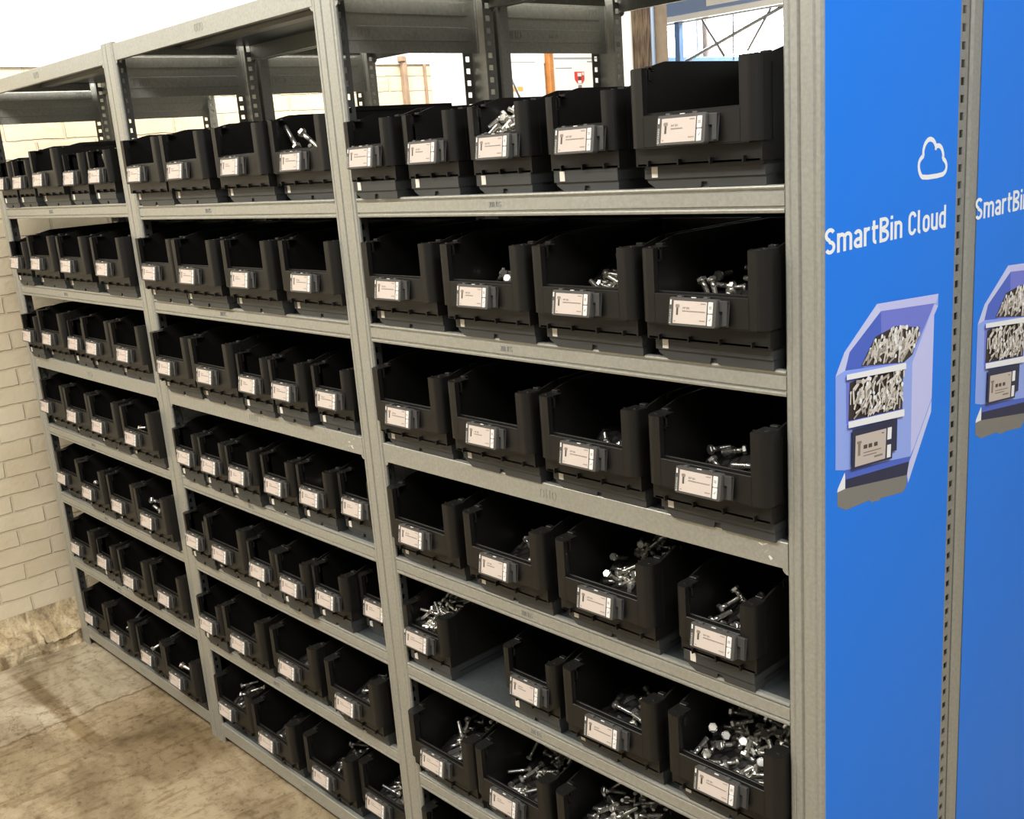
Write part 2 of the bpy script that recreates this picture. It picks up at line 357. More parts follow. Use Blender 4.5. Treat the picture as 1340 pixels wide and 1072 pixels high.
PIC =  {'body': [(0.1459, 1.5066), (0.3439, 1.4923), (0.3432, 1.4726), (0.3306, 1.4601), (0.3288, 1.3233), (0.2601, 1.2429), (0.2535, 1.236), (0.0548, 1.2745), (0.0296, 1.2814), (0.0293, 1.4209), (0.0537, 1.4515)], 'rimback': [(0.1459, 1.5066), (0.3439, 1.4923), (0.3367, 1.4786), (0.1576, 1.494)], 'rimleft': [(0.1459, 1.5066), (0.1576, 1.494), (0.0679, 1.4489), (0.0553, 1.4242), (0.0293, 1.4209), (0.0537, 1.4515)], 'side': [(0.3296, 1.478), (0.3432, 1.4726), (0.3306, 1.4601), (0.3288, 1.3233), (0.2701, 1.2532), (0.2575, 1.2435), (0.2599, 1.3964)], 'inside': [(0.1576, 1.494), (0.3313, 1.4794), (0.2594, 1.4088), (0.2321, 1.4019), (0.0553, 1.4231), (0.0679, 1.4489)], 'insideleft': [(0.1576, 1.494), (0.1612, 1.4431), (0.1048, 1.417), (0.0553, 1.4231), (0.0679, 1.4489)], 'bolts1': [(0.101, 1.4216), (0.123, 1.4424), (0.1416, 1.4583), (0.204, 1.4638), (0.2832, 1.4487), (0.2594, 1.4088), (0.2321, 1.4019)], 'front': [(0.0293, 1.4209), (0.0553, 1.4242), (0.2321, 1.4019), (0.2597, 1.4026), (0.2601, 1.2429), (0.0548, 1.2745), (0.0296, 1.2814)], 'window': [(0.0575, 1.417), (0.2305, 1.4001), (0.2307, 1.3262), (0.0594, 1.3439)], 'bolts2': [(0.0683, 1.4034), (0.105, 1.4042), (0.2291, 1.3943), (0.2289, 1.3286), (0.0652, 1.3471)], 'strip1': [(0.0539, 1.4189), (0.2321, 1.4019), (0.2325, 1.392), (0.0539, 1.4109)], 'strip2': [(0.0594, 1.3477), (0.2289, 1.3286), (0.2293, 1.3173), (0.0595, 1.338)], 'holder': [(0.1841, 1.3216), (0.2069, 1.3188), (0.2061, 1.2674), (0.1856, 1.2693)], 'label': [(0.0704, 1.3334), (0.1939, 1.3202), (0.1916, 1.2578), (0.0695, 1.2718)], 'screen': [(0.0801, 1.3213), (0.1724, 1.3109), (0.1696, 1.2635), (0.0783, 1.2738)], 'but1': [(0.1764, 1.3108), (0.1893, 1.3093), (0.1882, 1.2906), (0.1753, 1.2918)], 'but2': [(0.1755, 1.2835), (0.1876, 1.2821), (0.1866, 1.2616), (0.1744, 1.2631)], 'recess': [(0.0548, 1.2745), (0.2601, 1.2442), (0.2561, 1.2353), (0.0586, 1.2592)], 'navy': [(0.0585, 1.2608), (0.256, 1.2384), (0.2492, 1.2143), (0.0572, 1.2453)], 'base': [(0.0347, 1.2465), (0.0572, 1.2461), (0.2491, 1.2169), (0.2481, 1.1964), (0.2364, 1.1889), (0.1631, 1.1993), (0.1616, 1.1972), (0.1329, 1.2014), (0.1312, 1.206), (0.0589, 1.2114), (0.0355, 1.2236)], 'baseleft': [(0.057, 1.272), (0.0572, 1.2453), (0.0347, 1.2457), (0.0361, 1.2508)], 'baseright': [(0.3289, 1.3211), (0.3281, 1.301), (0.2532, 1.1993), (0.2491, 1.2152), (0.2561, 1.2353), (0.2636, 1.2433)]}
BINS = {(1, 1): [(-1.0006, -0.0187, 1, -0.0482), (-0.8259, -0.005, 1, -0.0424), (-0.634, -0.005, 1, -0.0387), (-0.4372, -0.005, 1, -0.0401), (-0.1973, -0.026, 0, -0.0503)], (1, 2): [(-0.9396, -0.025, 0, -0.0545), (-0.6782, -0.0295, 0, -0.0526), (-0.431, -0.0293, 0, -0.0521), (-0.1864, -0.0298, 0, -0.0488)], (1, 3): [(-0.9491, -0.025, 0, -0.0556), (-0.6908, -0.03, 0, -0.0487), (-0.4415, -0.0268, 0, -0.0507), (-0.186, -0.0326, 0, -0.0471)], (1, 4): [(-0.9505, -0.0198, 0, -0.0597), (-0.6866, -0.0263, 0, -0.0529), (-0.4271, -0.0253, 0, -0.0466), (-0.1926, -0.0142, 1, -0.0361)], (1, 5): [(-0.9999, -0.0026, 1, -0.0568), (-0.6623, -0.0021, 1, -0.0424), (-0.4344, -0.0214, 0, -0.0458), (-0.1782, -0.0251, 0, -0.0453)], (1, 6): [(-0.9631, -0.0203, 0, -0.0569), (-0.7302, -0.017, 0, -0.054), (-0.4793, -0.0208, 0, -0.0584)], (2, 1): [(-2.014, -0.0285, 0, -0.0626), (-1.781, -0.0264, 0, -0.0585), (-1.5106, -0.0214, 0, -0.0573), (-1.2776, -0.0053, 0, -0.05)], (2, 2): [(-2.0141, -0.0307, 0, -0.0626), (-1.7811, -0.0361, 0, -0.0594), (-1.5255, -0.0304, 0, -0.053), (-1.2777, -0.0178, 0, -0.0484)], (2, 3): [(-2.0141, -0.0329, 0, -0.0593), (-1.7811, -0.0322, 0, -0.0546), (-1.5857, -0.0226, 1, -0.0439), (-1.4278, -0.0216, 1, -0.0434), (-1.2539, -0.0106, 1, -0.0398)], (2, 4): [(-2.0368, -0.0201, 1, -0.0321), (-1.8788, -0.0202, 1, -0.0391), (-1.7208, -0.0217, 1, -0.0381), (-1.5467, -0.0139, 1, -0.0399), (-1.386, -0.0077, 1, -0.0425), (-1.229, 0.0095, 1, -0.0422)], (2, 5): [(-2.0515, -0.0211, 1, -0.0465), (-1.8656, -0.0274, 0, -0.0549), (-1.6749, -0.0223, 1, -0.0451), (-1.5217, -0.0248, 1, -0.0346), (-1.3685, -0.0108, 1, -0.0427), (-1.2153, 0.0265, 1, -0.0404)], (2, 6): [(-2.0515, -0.0219, 1, -0.0417), (-1.838, -0.0279, 0, -0.0513), (-1.5815, -0.0202, 0, -0.057), (-1.2979, -0.0284, 0, -0.055)], (2, 7): [(-2.014, -0.0071, 0, -0.0746), (-1.7683, -0.0167, 0, -0.0611), (-1.4905, -0.0122, 0, -0.058), (-1.2590, 0.0098, 0, -0.0698)], (3, 1): [(-3.1407, -0.0144, 1, -0.0538), (-2.9827, -0.0103, 1, -0.0503), (-2.7343, -0.0233, 0, -0.0711), (-2.5388, -0.0073, 1, -0.0502), (-2.353, -0.005, 1, -0.0467)], (3, 2): [(-3.1407, -0.0163, 1, -0.0512), (-2.897, -0.0238, 0, -0.0652), (-2.6288, -0.0252, 0, -0.063), (-2.3368, -0.0309, 0, -0.0575)], (3, 3): [(-3.1419, -0.0236, 1, -0.0457), (-2.9476, -0.0199, 0, -0.0535), (-2.7532, -0.006, 1, -0.0515), (-2.5589, -0.0186, 0, -0.0574), (-2.3273, -0.0221, 0, -0.0458)], (3, 4): [(-3.0634, -0.0155, 0, -0.1039), (-2.8304, -0.0196, 0, -0.0713), (-2.5899, -0.029, 0, -0.0702), (-2.3287, -0.0328, 0, -0.0648)], (3, 5): [(-3.053, -0.0136, 0, -0.0891), (-2.8134, -0.0281, 0, -0.0522), (-2.5617, -0.0254, 0, -0.0597), (-2.3287, -0.0329, 0, -0.0533)], (3, 6): [(-3.0305, -0.0231, 0, -0.0757), (-2.8343, -0.0138, 1, -0.0507), (-2.5617, -0.0328, 0, -0.0557), (-2.3287, -0.0235, 0, -0.0443)], (3, 7): [(-3.0437, -0.0151, 0, -0.0842), (-2.8107, -0.0191, 0, -0.0683), (-2.5616, -0.017, 0, -0.0602), (-2.3287, -0.0268, 0, -0.0553)], (1, 7): [(-0.9620, -0.0140, 0, -0.0560)]}

# ------------------------------------------------------------------ racks
def upright_mesh(w, ztop, front=True, lip=.018, strip=True, x_end=False):
    mb = MB(); h = .42*w; g = M['galv']
    pts = [(0, .004), (.004, 0), (.009, 0), (.011, .0014), (.013, 0), (h-.003, 0), (h-.0008, .0035), (h+.0008, .0035), (h+.003, 0),
           (w-.015, 0), (w-.012, .0016), (w-.009, 0), (w-.004, 0), (w, .004), (w, lip), (w-.002, lip), (w-.002, .006), (.002, .006), (.002, lip), (0, lip)]
    sg = 1 if front else -1
    mb.prism([(x, y*sg) for x, y in pts], 'z', 0.0, ztop, g)
    if strip:
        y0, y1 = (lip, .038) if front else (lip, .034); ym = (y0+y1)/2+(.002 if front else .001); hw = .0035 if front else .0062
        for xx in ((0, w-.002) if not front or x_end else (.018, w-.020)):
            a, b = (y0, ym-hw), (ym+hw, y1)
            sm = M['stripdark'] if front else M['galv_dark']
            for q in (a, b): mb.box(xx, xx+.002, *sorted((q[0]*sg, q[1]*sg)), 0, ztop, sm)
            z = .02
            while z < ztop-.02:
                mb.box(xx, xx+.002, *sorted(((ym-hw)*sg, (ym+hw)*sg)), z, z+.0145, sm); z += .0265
        if not front and x_end: mb.box(w-.024, w-.022, -.034, -.005, 0, ztop, M['darkslot'])  # black sheet added behind the slots for the shade inside the post
    return mb
def beam_profile(plain):
    if plain:
        return [(.012, 0), (.001, 0), (0, -.001), (0, -.0425), (.002, -.0434), (.012, -.0434)]
    return [(.012, 0), (.003, 0), (.0005, -.001), (0, -.0028), (.0005, -.0048), (.004, -.0058), (.004, -.0078), (.001, -.0092), (.0008, -.0285),
            (.004, -.0300), (.004, -.0318), (.0005, -.0330), (0, -.0350), (.0008, -.0385), (.003, -.0394), (.012, -.0394)]
EMB = text_fit('OTTO', 0, .046, 0, .020, bold=-.03)
V2 = text_fit('066 V2', 0, .034, 0, .0095, bold=.0)
KG = text_fit('200 KG', 0, .032, 0, .0105, bold=-.01)
def side_plate(bay_x, y0, y1, zb, parent, mirror):
    mb = MB(); g = M['plate']; t = .0012
    mb.box(-t, 0, y0, y1, zb, zb+.125, g)
    for (za, zc) in ((zb+.024, zb+.055), (zb+.078, zb+.109)):
        ya, yb = y0+.018, y1-.022
        for sx in (1, -1):
            # raised, round ended rib; its rim stands proud on both faces
            n = 6; r = .008; pts = []
            for cx, cz, a0 in ((yb-r, zc-r, 0), (ya+r, zc-r, 90), (ya+r, za+r, 180), (yb-r, za+r, 270)):
                for k in range(n+1):
                    a = R(a0+90*k/n); pts.append((cx+r*math.cos(a), cz+r*math.sin(a)))
            inn = []
            cx0, cz0 = (ya+yb)/2, (za+zc)/2
            for p in pts:
                inn.append((p[0]-math.copysign(.0018, p[0]-cx0), p[1]-math.copysign(.0018, p[1]-cz0)))
            xo = .0 if sx == 1 else -t
            i = mb.mi(g)
            A = [mb.bm.verts.new((xo+sx*.0004, *p)) for p in pts]; B = [mb.bm.verts.new((xo+sx*.0034, *p)) for p in inn]
            for k in range(len(pts)):
                f = mb.bm.faces.new((A[k], A[(k+1) % len(A)], B[(k+1) % len(A)], B[k])); f.material_index = i; f.smooth = True
            f = mb.bm.faces.new(B); f.material_index = i
            xt = xo+sx*.0034
            off = ya+.012
            for T, oy, oz in ((EMB, off, za+.0055), (V2, (ya+yb)/2-.02, za+.010)):
                if oz > zb+.07 and T is V2: continue
                if oz > zb+.07: oy = yb-.06
                mb_t = [[(xt, oy+p[0], oz+p[1]) for p in tri] for tri in T]
                for tri in mb_t:
                    lo = [mb.bm.verts.new((q[0], q[1], q[2])) for q in tri]; hi = [mb.bm.verts.new((q[0]+sx*.0009, q[1], q[2])) for q in tri]
                    for a in range(3):
                        f = mb.bm.faces.new((lo[a], lo[(a+1) % 3], hi[(a+1) % 3], hi[a])); f.material_index = i
                    f = mb.bm.faces.new(hi); f.material_index = i
    mb.box(-.004, .004, y0, y0+.003, zb, zb+.125, g); mb.box(-.004, .004, y1-.003, y1, zb, zb+.125, g)
    return mb.build('side_plate', parent, loc=(bay_x, 0, 0))
def panel_print(parent, ya, yb, yoff, zt=1.595, clip=None):
    pan = MB(); pan.box(.0007, .0014, ya, yb, .03, 2.118, M['blue']); pan.box(.0002, .0007, ya, yb, .03, 2.118, M['galv_dark'])
    p = pan.build('end_panel', parent, label='bright blue printed panel closing the rack end')
    X = .0016
    def tri_obj(name, tris, m, **kw):
        mb = MB()
        for t in tris: mb.face([(X+(q[2] if len(q) > 2 else 0), q[0], q[1]) for q in t], m)
        o = mb.build(name, p, **kw); return o
    for word, a, b in (('SmartBin', .0012, .2195), ('Cloud', .2385, .3625)):
        T = sign_word(word, a+yoff, b+yoff, zt, .0357)
        tri_obj('printed_lettering', T, M['white'], label='white printed word on the blue panel')
    CL = [(0.2816,1.6776),(0.2726,1.6839),(0.2675,1.6936),(0.2688,1.7029),(0.2773,1.7085),(0.2825,1.7101),(0.281,1.7168),(0.2853,1.7259),(0.2938,1.7322),(0.3038,1.7341),(0.3159,1.7305),(0.3225,1.7222)]
    CL2 = [(0.3345,1.7227),(0.3435,1.7173),(0.3484,1.7074),(0.3461,1.7032),(0.3564,1.6973),(0.3606,1.6901),(0.3573,1.682),(0.3451,1.6773)]
    ring = CL+CL2
    sm = []
    n = len(ring)
    for i in range(n):                        # one smoothing subdivision
        a, b = Vector(ring[i]), Vector(ring[(i+1) % n]); sm += [a*.75+b*.25, a*.25+b*.75]
    qs = stroke([(a.x+yoff, a.y) for a in sm], .0072, True)
    qs += [[(q[0], q[1], .0001) for q in Q] for Q in stroke([(.3225+yoff, 1.7225), (.3215+yoff, 1.7165)], .006)]
    tri_obj('cloud_emblem', qs, M['white'], label='white outlined cloud mark')
    mb = MB()
    layers = [('body','pic_blue1'),('baseright','pic_lite'),('base','pic_grey'),('baseleft','white'),('navy','pic_navy'),('recess','pic_blue4'),('side','pic_blue2'),('inside','pic_blue3'),('insideleft','pic_blue4'),
              ('rimback','pic_blue2'),('rimleft','pic_lite'),('bolts1','pic_dark'),('front','pic_blue1'),('window','pic_blue3'),('bolts2','pic_dark')]
    k = 0
    def add(poly, m):
        nonlocal k
        k += 1; mb.face([(X+k*.00001, q[0]+yoff*.992, q[1]-.004*(yoff > 0)) for q in poly], M[m])
    def inside(pt, poly):
        c = False; j = len(poly)-1
        for i in range(len(poly)):
            if (poly[i][1] > pt[1]) != (poly[j][1] > pt[1]) and pt[0] < (poly[j][0]-poly[i][0])*(pt[1]-poly[i][1])/(poly[j][1]-poly[i][1])+poly[i][0]: c = not c
            j = i
        return c
    for nme, m in layers: add(PIC[nme], m)
    rr = random.Random(3)
    for nme, cnt in (('bolts1', 110), ('bolts2', 110)):
        poly = PIC[nme]; ys = [q[0] for q in poly]; zs = [q[1] for q in poly]
        done = 0
        while done < cnt:
            c = (rr.uniform(min(ys), max(ys)), rr.uniform(min(zs), max(zs)))
            a = rr.gauss(R(60), .6); l = rr.uniform(.014, .030); w = rr.uniform(.003, .0048)
            e = (c[0]+l*math.cos(a), c[1]+l*math.sin(a)*.8)
            if not (inside(c, poly) and inside(e, poly)): 
                if rr.random() < .98: continue
                continue
            d = Vector((e[0]-c[0], e[1]-c[1])).normalized(); nn = Vector((-d.y, d.x))*w/2
            m = rr.choice(['pic_bolt', 'pic_bolt', 'pic_bolt2'])
            add([(c[0]+nn.x, c[1]+nn.y), (e[0]+nn.x, e[1]+nn.y), (e[0]-nn.x, e[1]-nn.y), (c[0]-nn.x, c[1]-nn.y)], m)
            if rr.random() < .6:
                hw = w*.95; add([(e[0]+hw*math.cos(t*math.pi/3), e[1]+hw*math.sin(t*math.pi/3)) for t in range(6)], rr.choice(['pic_bolt', 'white']))
            done += 1
    for nme, m in (('strip1', 'white'), ('strip2', 'white'), ('holder', 'pic_navy'), ('label', 'pic_navy'), ('screen', 'paper'), ('but1', 'white'), ('but2', 'white')): add(PIC[nme], m)
    S = PIC['screen']
    def bil(u, v):
        a = Vector(S[0])*(1-u)+Vector(S[1])*u; b = Vector(S[3])*(1-u)+Vector(S[2])*u
        q = a*(1-v)+b*v; return (q.x, q.y)
    def sline(u0, u1, v, h, m='ink'): add([bil(u0, v), bil(u1, v), bil(u1, v+h), bil(u0, v+h)], m)
    for a, b in ((.26, .38), (.42, .54), (.60, .72)): sline(a, b, .36, .13)
    sline(.26, .85, .60, .035, 'ink2'); sline(.26, .7, .70, .035, 'ink2'); sline(.62, .90, .80, .06, 'ink2'); sline(.08, .16, .25, .42, 'ink2'); sline(.05, .19, .2, .08, 'ink2')
    sline(.84, .92, .10, .03, 'ink')
    mb.build('bin_picture', p, label='printed picture of a periwinkle bin full of bolts')
    return p

def build_rack(name, y0, label, front):
    rk = empty(name, (-1.64, y0, 0), label=label, cat='shelving')
    root = empty('tmp'); bpy.data.objects.remove(root)
    ofs = Vector((1.64, -y0, 0))
    # uprights
    for k, (a, b) in enumerate(POSTS):
        w = b-a
        for fr in (True, False):
            # the far rack's front post shows a broad smooth lip next to its panel
            lip = .032 if (not front and fr) else ((.014 if k == 0 else .008) if fr else .005)
            mb = upright_mesh(w, 2.128, fr, lip, True, k == 0)
            yy = y0 if fr else y0+DEP
            o = mb.build('upright', rk); o.location = Vector((a, yy, 0))+ofs
    # shelves
    for b in (1, 2, 3):
        x0, x1 = XS[b]
        for s, z in enumerate(LEV[b]):
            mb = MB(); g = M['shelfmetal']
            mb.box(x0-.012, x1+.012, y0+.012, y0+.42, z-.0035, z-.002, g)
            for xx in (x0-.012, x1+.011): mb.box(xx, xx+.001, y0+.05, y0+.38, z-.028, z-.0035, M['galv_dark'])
            if s == 0:   # underside stiffener of the top cover
                mb.box(x0, x1, y0+.20, y0+.24, z-.014, z-.0036, M['galv_dark'])
            sh = mb.build('shelf', rk); sh.location = ofs
            for nm, ya, sg in (('front_beam', y0+.0015, 1), ('rear_beam', y0+.4305, -1)):
                bm_ = MB(); m = M['galv']
                pr = [(ya+p*sg, z+q) for p, q in beam_profile(s in PLAIN)]
                bm_.prism(pr, 'x', x0, x1, m)
                if s in PLAIN:
                    for e, q in ((x0, 1), (x1, -1)):
                        pts = [(e, z-.0425), (e+q*.010, z-.0425)] + [(e+q*.010*math.cos(t*math.pi/8), z-.0425-.010*math.sin(t*math.pi/8)) for t in range(1, 5)]
                        bm_.prism(pts, 'y', ya+.001*sg, ya+.004*sg, m)
                if front and nm == 'front_beam':
                    xc = (x0+x1)/2
                    if s in PLAIN:
                        for t in EMB:
                            bm_.prism([(xc-.02+p[0]*.9, z-.030+p[1]*.9) for p in t], 'y', ya-.0008, ya+.0005, m)
                        rr = random.Random(s*7+b)
                        for q in range(5):      # scuffs at the beam ends
                            cx = x1-.045+rr.uniform(-.012, .012) if b < 3 else x0+.03+rr.uniform(-.01, .01); cz = z-.020+rr.uniform(-.012, .01); a = rr.uniform(-.9, .9)
                            bm_.prism([(cx, cz), (cx+.007*math.cos(a), cz+.007*math.sin(a)), (cx+.007*math.cos(a)+.001, cz+.007*math.sin(a)+.0014), (cx+.001, cz+.0014)], 'y', ya-.0004, ya+.0004, M['sticker'])
                    else:
                        for t in KG:
                            bm_.prism([(xc-.10+p[0], z-.0235+p[1]) for p in t], 'y', ya+.0002, ya+.0012, M['greysteel'])
                bm_.build(nm, sh)
    # bracing plates under the plain beams, in the plane of each upright frame
    for k, (a, b) in enumerate(POSTS[1:]):
        xm = (a+b)/2
        bay = k+1
        for zb in (1.984, LEV[bay][3]-.135):
            o = side_plate(xm, y0+.030, y0+.412, zb, rk, False); o.location = Vector((xm, 0, 0))+Vector((1.64, -y0, 0))
    # end plate of the right frame stays behind the printed panel
    if front: p = panel_print(rk, .0035, .3965, 0.0)
    else: p = panel_print(rk, y0+.0335, y0+.40, .468)
    p.location = ofs
    if not front:
        for (p1, p2) in (((-1.640, y0+.478, 2.018), (-1.575, y0+.478, 1.9115)), ((-1.568, y0+.476, 2.005), (-1.528, y0+.476, 1.927))):
            d = (Vector(p2)-Vector(p1)); q1 = Vector(p1)-d*.9; q2 = Vector(p1)+d*5.0
            mb = MB(); mb.tube(q1, q2, .0035, M['galv_dark'], 8); o = mb.build('cross_brace', rk); o.location = ofs
    return rk
RACK1 = build_rack('shelving_rack', 0.0, 'grey steel shelving rack in front, its shelves full of black bins', True)
RACK2 = build_rack('shelving_rack', Y2, 'grey steel shelving rack standing back to back behind the front one', False)

# ------------------------------------------------------------------ storage bins, their sensor bases and clip-on displays
WL, WS = .230, .155
class T: pass
def kind(S):
    k = T(); k.W = WS if S else WL; k.hp = .155 if S else .178; k.hb = .169 if S else .190; k.sill = .104 if S else .110; k.D = .36
    k.post = .024 if S else .030; k.yb = .012 if S else .026; k.S = S; k.Wb = k.W-.014
    return k
KL, KS = kind(0), kind(1)
def body_mesh(k):
    mb = MB(); m = M['bin']; W = k.W; h = W/2; zb = .0635; r = .016; t = .0035; pd = .034
    # front posts with a rounded outer corner
    for sx in (-1, 1):
        pts = [(0, 0)]
        n = 7
        outer = [(h-r+r*math.sin(R(90*i/n)), r-r*math.cos(R(90*i/n))) for i in range(n+1)]
        pl = [(h-k.post, 0)] + outer + [(h, pd), (h-.006, pd), (h-.006, .018), (h-k.post+.004, .018), (h-k.post, .010)]
        vs = mb.prism([(sx*x, y) for x, y in pl], 'z', zb, k.hp-.001, m)
        cap = [(h-k.post, .0005)] + [(h-r-.001+r*math.sin(R(90*i/n)), .0005+r-r*math.cos(R(90*i/n))) for i in range(n+1)] + [(h-.001, pd+.004), (h-k.post, pd+.004)]
        mb.prism([(sx*x, y) for x, y in cap], 'z', k.hp-.001, k.hp, m)
        # latch hook and cap dimples on the inside of each post
        xi = sx*(h-k.post)
        mb.box(*sorted((xi, xi-sx*.006)), .012, .015, k.hp-.003, k.hp+.0005, m)
        mb.box(*sorted((xi-sx*.006, xi-sx*.0035)), .012, .015, k.hp-.020, k.hp+.0005, m)
        mb.box(*sorted((xi, xi-sx*.006)), .012, .015, k.hp-.021, k.hp-.018, m)
        mb.tube((sx*(h-.012), .016, k.hp-.001), (sx*(h-.012), .016, k.hp+.0012), .003, m, 8)
        mb.box(*sorted((sx*(h-.020), sx*(h-.006))), .036, .046, k.hp-.004, k.hp+.004, m, .001)
        # raised vertical seam on the flank of the post
        mb.box(*sorted((sx*(h-.001), sx*(h+.0012))), pd, pd+.004, zb, k.hp-.012, m)
    # front band below the opening, with the grooved sill
    mb.box(-h+k.post-.002, h-k.post+.002, 0, .005, zb, k.sill, m, .0008)
    mb.box(-h+k.post-.002, h-k.post+.002, .0085, .013, zb, k.sill+.003, m, .0008)
    mb.box(-h+k.post-.002, h-k.post+.002, .004, .0095, zb, k.sill-.004, m)
    mb.box(-h+r, h-r, .001, .012, zb-.0015, zb+.002, m)
    # side walls: sloped shoulder then level rim
    yk = .088
    prof = [(.012, .036), (k.D, .036), (k.D, k.hb), (yk, k.hb)] + [(yk-(yk-pd)*i/5, k.hb-(k.hb-k.hp)*(i/5)**1.15) for i in range(1, 6)] + [(.012, k.hp-.002)]
    for sx in (-1, 1):
        mb.prism(prof, 'x', *sorted((sx*(h-.006), sx*(h-.006+t))), m)
        # outward rim
        mb.box(*sorted((sx*(h-.005), sx*h)), yk, k.D, k.hb-.010, k.hb, m, .001)
        mb.box(*sorted((sx*(h-.004), sx*(h-.0005))), .10, k.D-.02, .070, .074, m)
    mb.box(-h+.004, h-.004, k.D-t, k.D, .036, k.hb, m)
    mb.box(-h+.003, h-.003, k.D-.004, k.D+.004, k.hb-.010, k.hb, m, .001)
    mb.box(-h+.006, h-.006, .012, k.D-.001, .036, .0395, m)          # floor
    # recessed foot under the front band with little fins
    mb.box(-h+.0055, h-.0055, .012, .016, .036, zb, m, .0006)
    nf = 3 if k.S else 4
    for i in range(nf):
        x = -h+.03+(W-.06)*i/(nf-1); mb.box(x-.0012, x+.0012, .005, .013, .036, .0445, m)
    return mb.mesh('bin_body')
def base_mesh(k):
    mb = MB(); m = M['base']; h = k.Wb/2; y = k.yb
    zt, zm = .0355, .0165
    # upper band: chamfered front corners in plan
    mb.prism([(-h, y), (h, y), (h, k.D+.004), (-h, k.D+.004)], 'z', zm, zt-.004, m)
    # rim rails the bin drops into
    mb.box(-h, h, y, y+.003, zt-.005, zt, m, .0006)
    for sx in (-1, 1):
        mb.box(*sorted((sx*h, sx*(h-.0022))), y, k.D+.004, zt-.005, zt, m)
        mb.prism([(y+.004, zt-.001), (y+.020, zt-.001), (y+.018, zt+.006)], 'x', *sorted((sx*(h-.0005), sx*(h-.0022))), m)
    # lower band, undercut and bevelled to the sides, with a notch in the middle
    a = [(-h+.001, zm+.0005), (h-.001, zm+.0005), (h-.001, .0), (.010, .0), (.006, .010), (-.004, .010), (-.006, 0), (-h+.022, .0), (-h+.004, .011)]
    mb.prism(a, 'y', y+.003, y+.03, m)
    mb.box(-h+.018, h-.004, y+.0075, k.D, 0, zm, m)
    return mb.mesh('sensor_base')
def sticker_mesh(k):
    mb = MB(); h = k.Wb/2; y = k.yb
    x = -h+.014
    mb.box(x, x+.0115, y-.0006, y, .0185, .0345, M['sticker'])
    return mb.mesh('sticker')
BRAND = text_polys('BOSSARD', .0048, .0, 1.0, space=1.15)
def frame_mesh():
    mb = MB(); w, hh = .044, .0215; r = .004; n = 4; pts = []
    for cx, cz, a0 in ((w-r, hh-r, 0), (-w+r, hh-r, 90), (-w+r, -hh+r, 180), (w-r, -hh+r, 270)):
        for q in range(n+1): pts.append((cx+r*math.cos(R(a0+90*q/n)), cz+r*math.sin(R(a0+90*q/n))))
    mb.prism(pts, 'y', .0012, .010, M['frame']); mb.prism([(x*.98, z*.965) for x, z in pts], 'y', 0, .0012, M['frame'])
    # top lugs
    for x in (-.026, .022): mb.box(x-.004, x+.004, .001, .008, hh-.001, hh+.0026, M['frame'], .0006)
    mb.box(-.004, .004, .0015, .0035, hh, hh+.0012, M['button'])
    # left edge: white pill and the upright maker's name
    mb.prism([(-.0415, .010), (-.0388, .010), (-.0388, .0175), (-.0415, .0175)], 'y', -.0003, 0, M['button'])
    for t in BRAND: mb.face([(-.0383-p[1]*.9, -.0003, -.0185+p[0]*.96) for p in t], M['button'])
    return mb.mesh('label_display')
ART = text_fit('347 501', 0, .0125, 0, .0032, bold=-.0)
def screen_mesh(v):
    mb = MB(); rr = random.Random(v)
    x0, x1, z0, z1 = -.0345, .0265, -.0175, .0165
    mb.box(x0, x1, -.0004, .0004, z0, z1, M['paper'])
    Y = -.0006
    def rect(a, b, c, d, m='ink'): mb.face([(a, Y, c), (b, Y, c), (b, Y, d), (a, Y, d)], M[m])
    # bolt pictogram
    xi = x0+.0075
    mb.face([(xi-.0042, Y, .0085), (xi-.003, Y, .011), (xi+.003, Y, .011), (xi+.0042, Y, .0085), (xi+.003, Y, .0060), (xi-.003, Y, .0060)], M['ink2'])
    rect(xi-.0018, xi+.0018, -.005, .006, 'ink')
    for t in ART: mb.face([(x0+.017+p[0], Y, .0045+p[1]) for p in t], M['ink'])
    x = x0+.017
    end = x+.040 if v % 3 else x+.020
    while x < end:
        w = rr.uniform(.001, .0022); rect(x, x+w, .0006, .0024, 'ink2'); x += w+.0005
    for (a, b, z) in ((x1-.011, x1-.002, z1-.004), (x1-.012, x1-.002, z0+.005), (x0+.002, x0+.0055, z0+.0025)):
        x = a
        while x < b: rect(x, min(b, x+.0013), z, z+.0017, 'ink2'); x += .0018
    return mb.mesh('screen')
def button_mesh(kind_):
    mb = MB(); mb.box(-.0043, .0043, -.0008, .0003, -.0085, .0085, M['button'], .0009)
    Y = -.0010
    if kind_:
        qs = stroke([(-.0016, .0005), (-.0004, -.0012), (.002, .0028)], .0008)
        for q in qs: mb.face([(p[0], Y, p[1]) for p in q], M['ink'])
    else:
        for a in (-.0012, .0012):
            for b in (-.0012, .0012): mb.face([(a-.0008, Y, b-.0008), (a+.0008, Y, b-.0008), (a+.0008, Y, b+.0008), (a-.0008, Y, b+.0008)], M['ink2'])
    return mb.mesh('button')
def bracket_mesh():
    mb = MB(); m = M['bracket']
    # spring clip seen beside the display: plate against the bin, flap forward, joined at the top
    mb.box(.034, .0585, .0095, .0122, -.0185, .0190, m, .0008)
    mb.box(.0445, .0585, .0035, .0105, .0165, .0200, m, .0008)
    mb.prism([(.0035, .0195), (.006, .0195), (.0095, -.016), (.0065, -.0165)], 'x', .051, .0585, m)
    mb.prism([(.0035, .0195), (.006, .0195), (.0075, .004), (.005, .004)], 'x', .0445, .0525, m)
    return mb.mesh('clip_bracket')
ME = dict(bodyL=body_mesh(KL), bodyS=body_mesh(KS), baseL=base_mesh(KL), baseS=base_mesh(KS), stL=sticker_mesh(KL), stS=sticker_mesh(KS), frame=frame_mesh(),
          scr=[screen_mesh(v) for v in range(6)], b0=button_mesh(0), b1=button_mesh(1), clip=bracket_mesh())
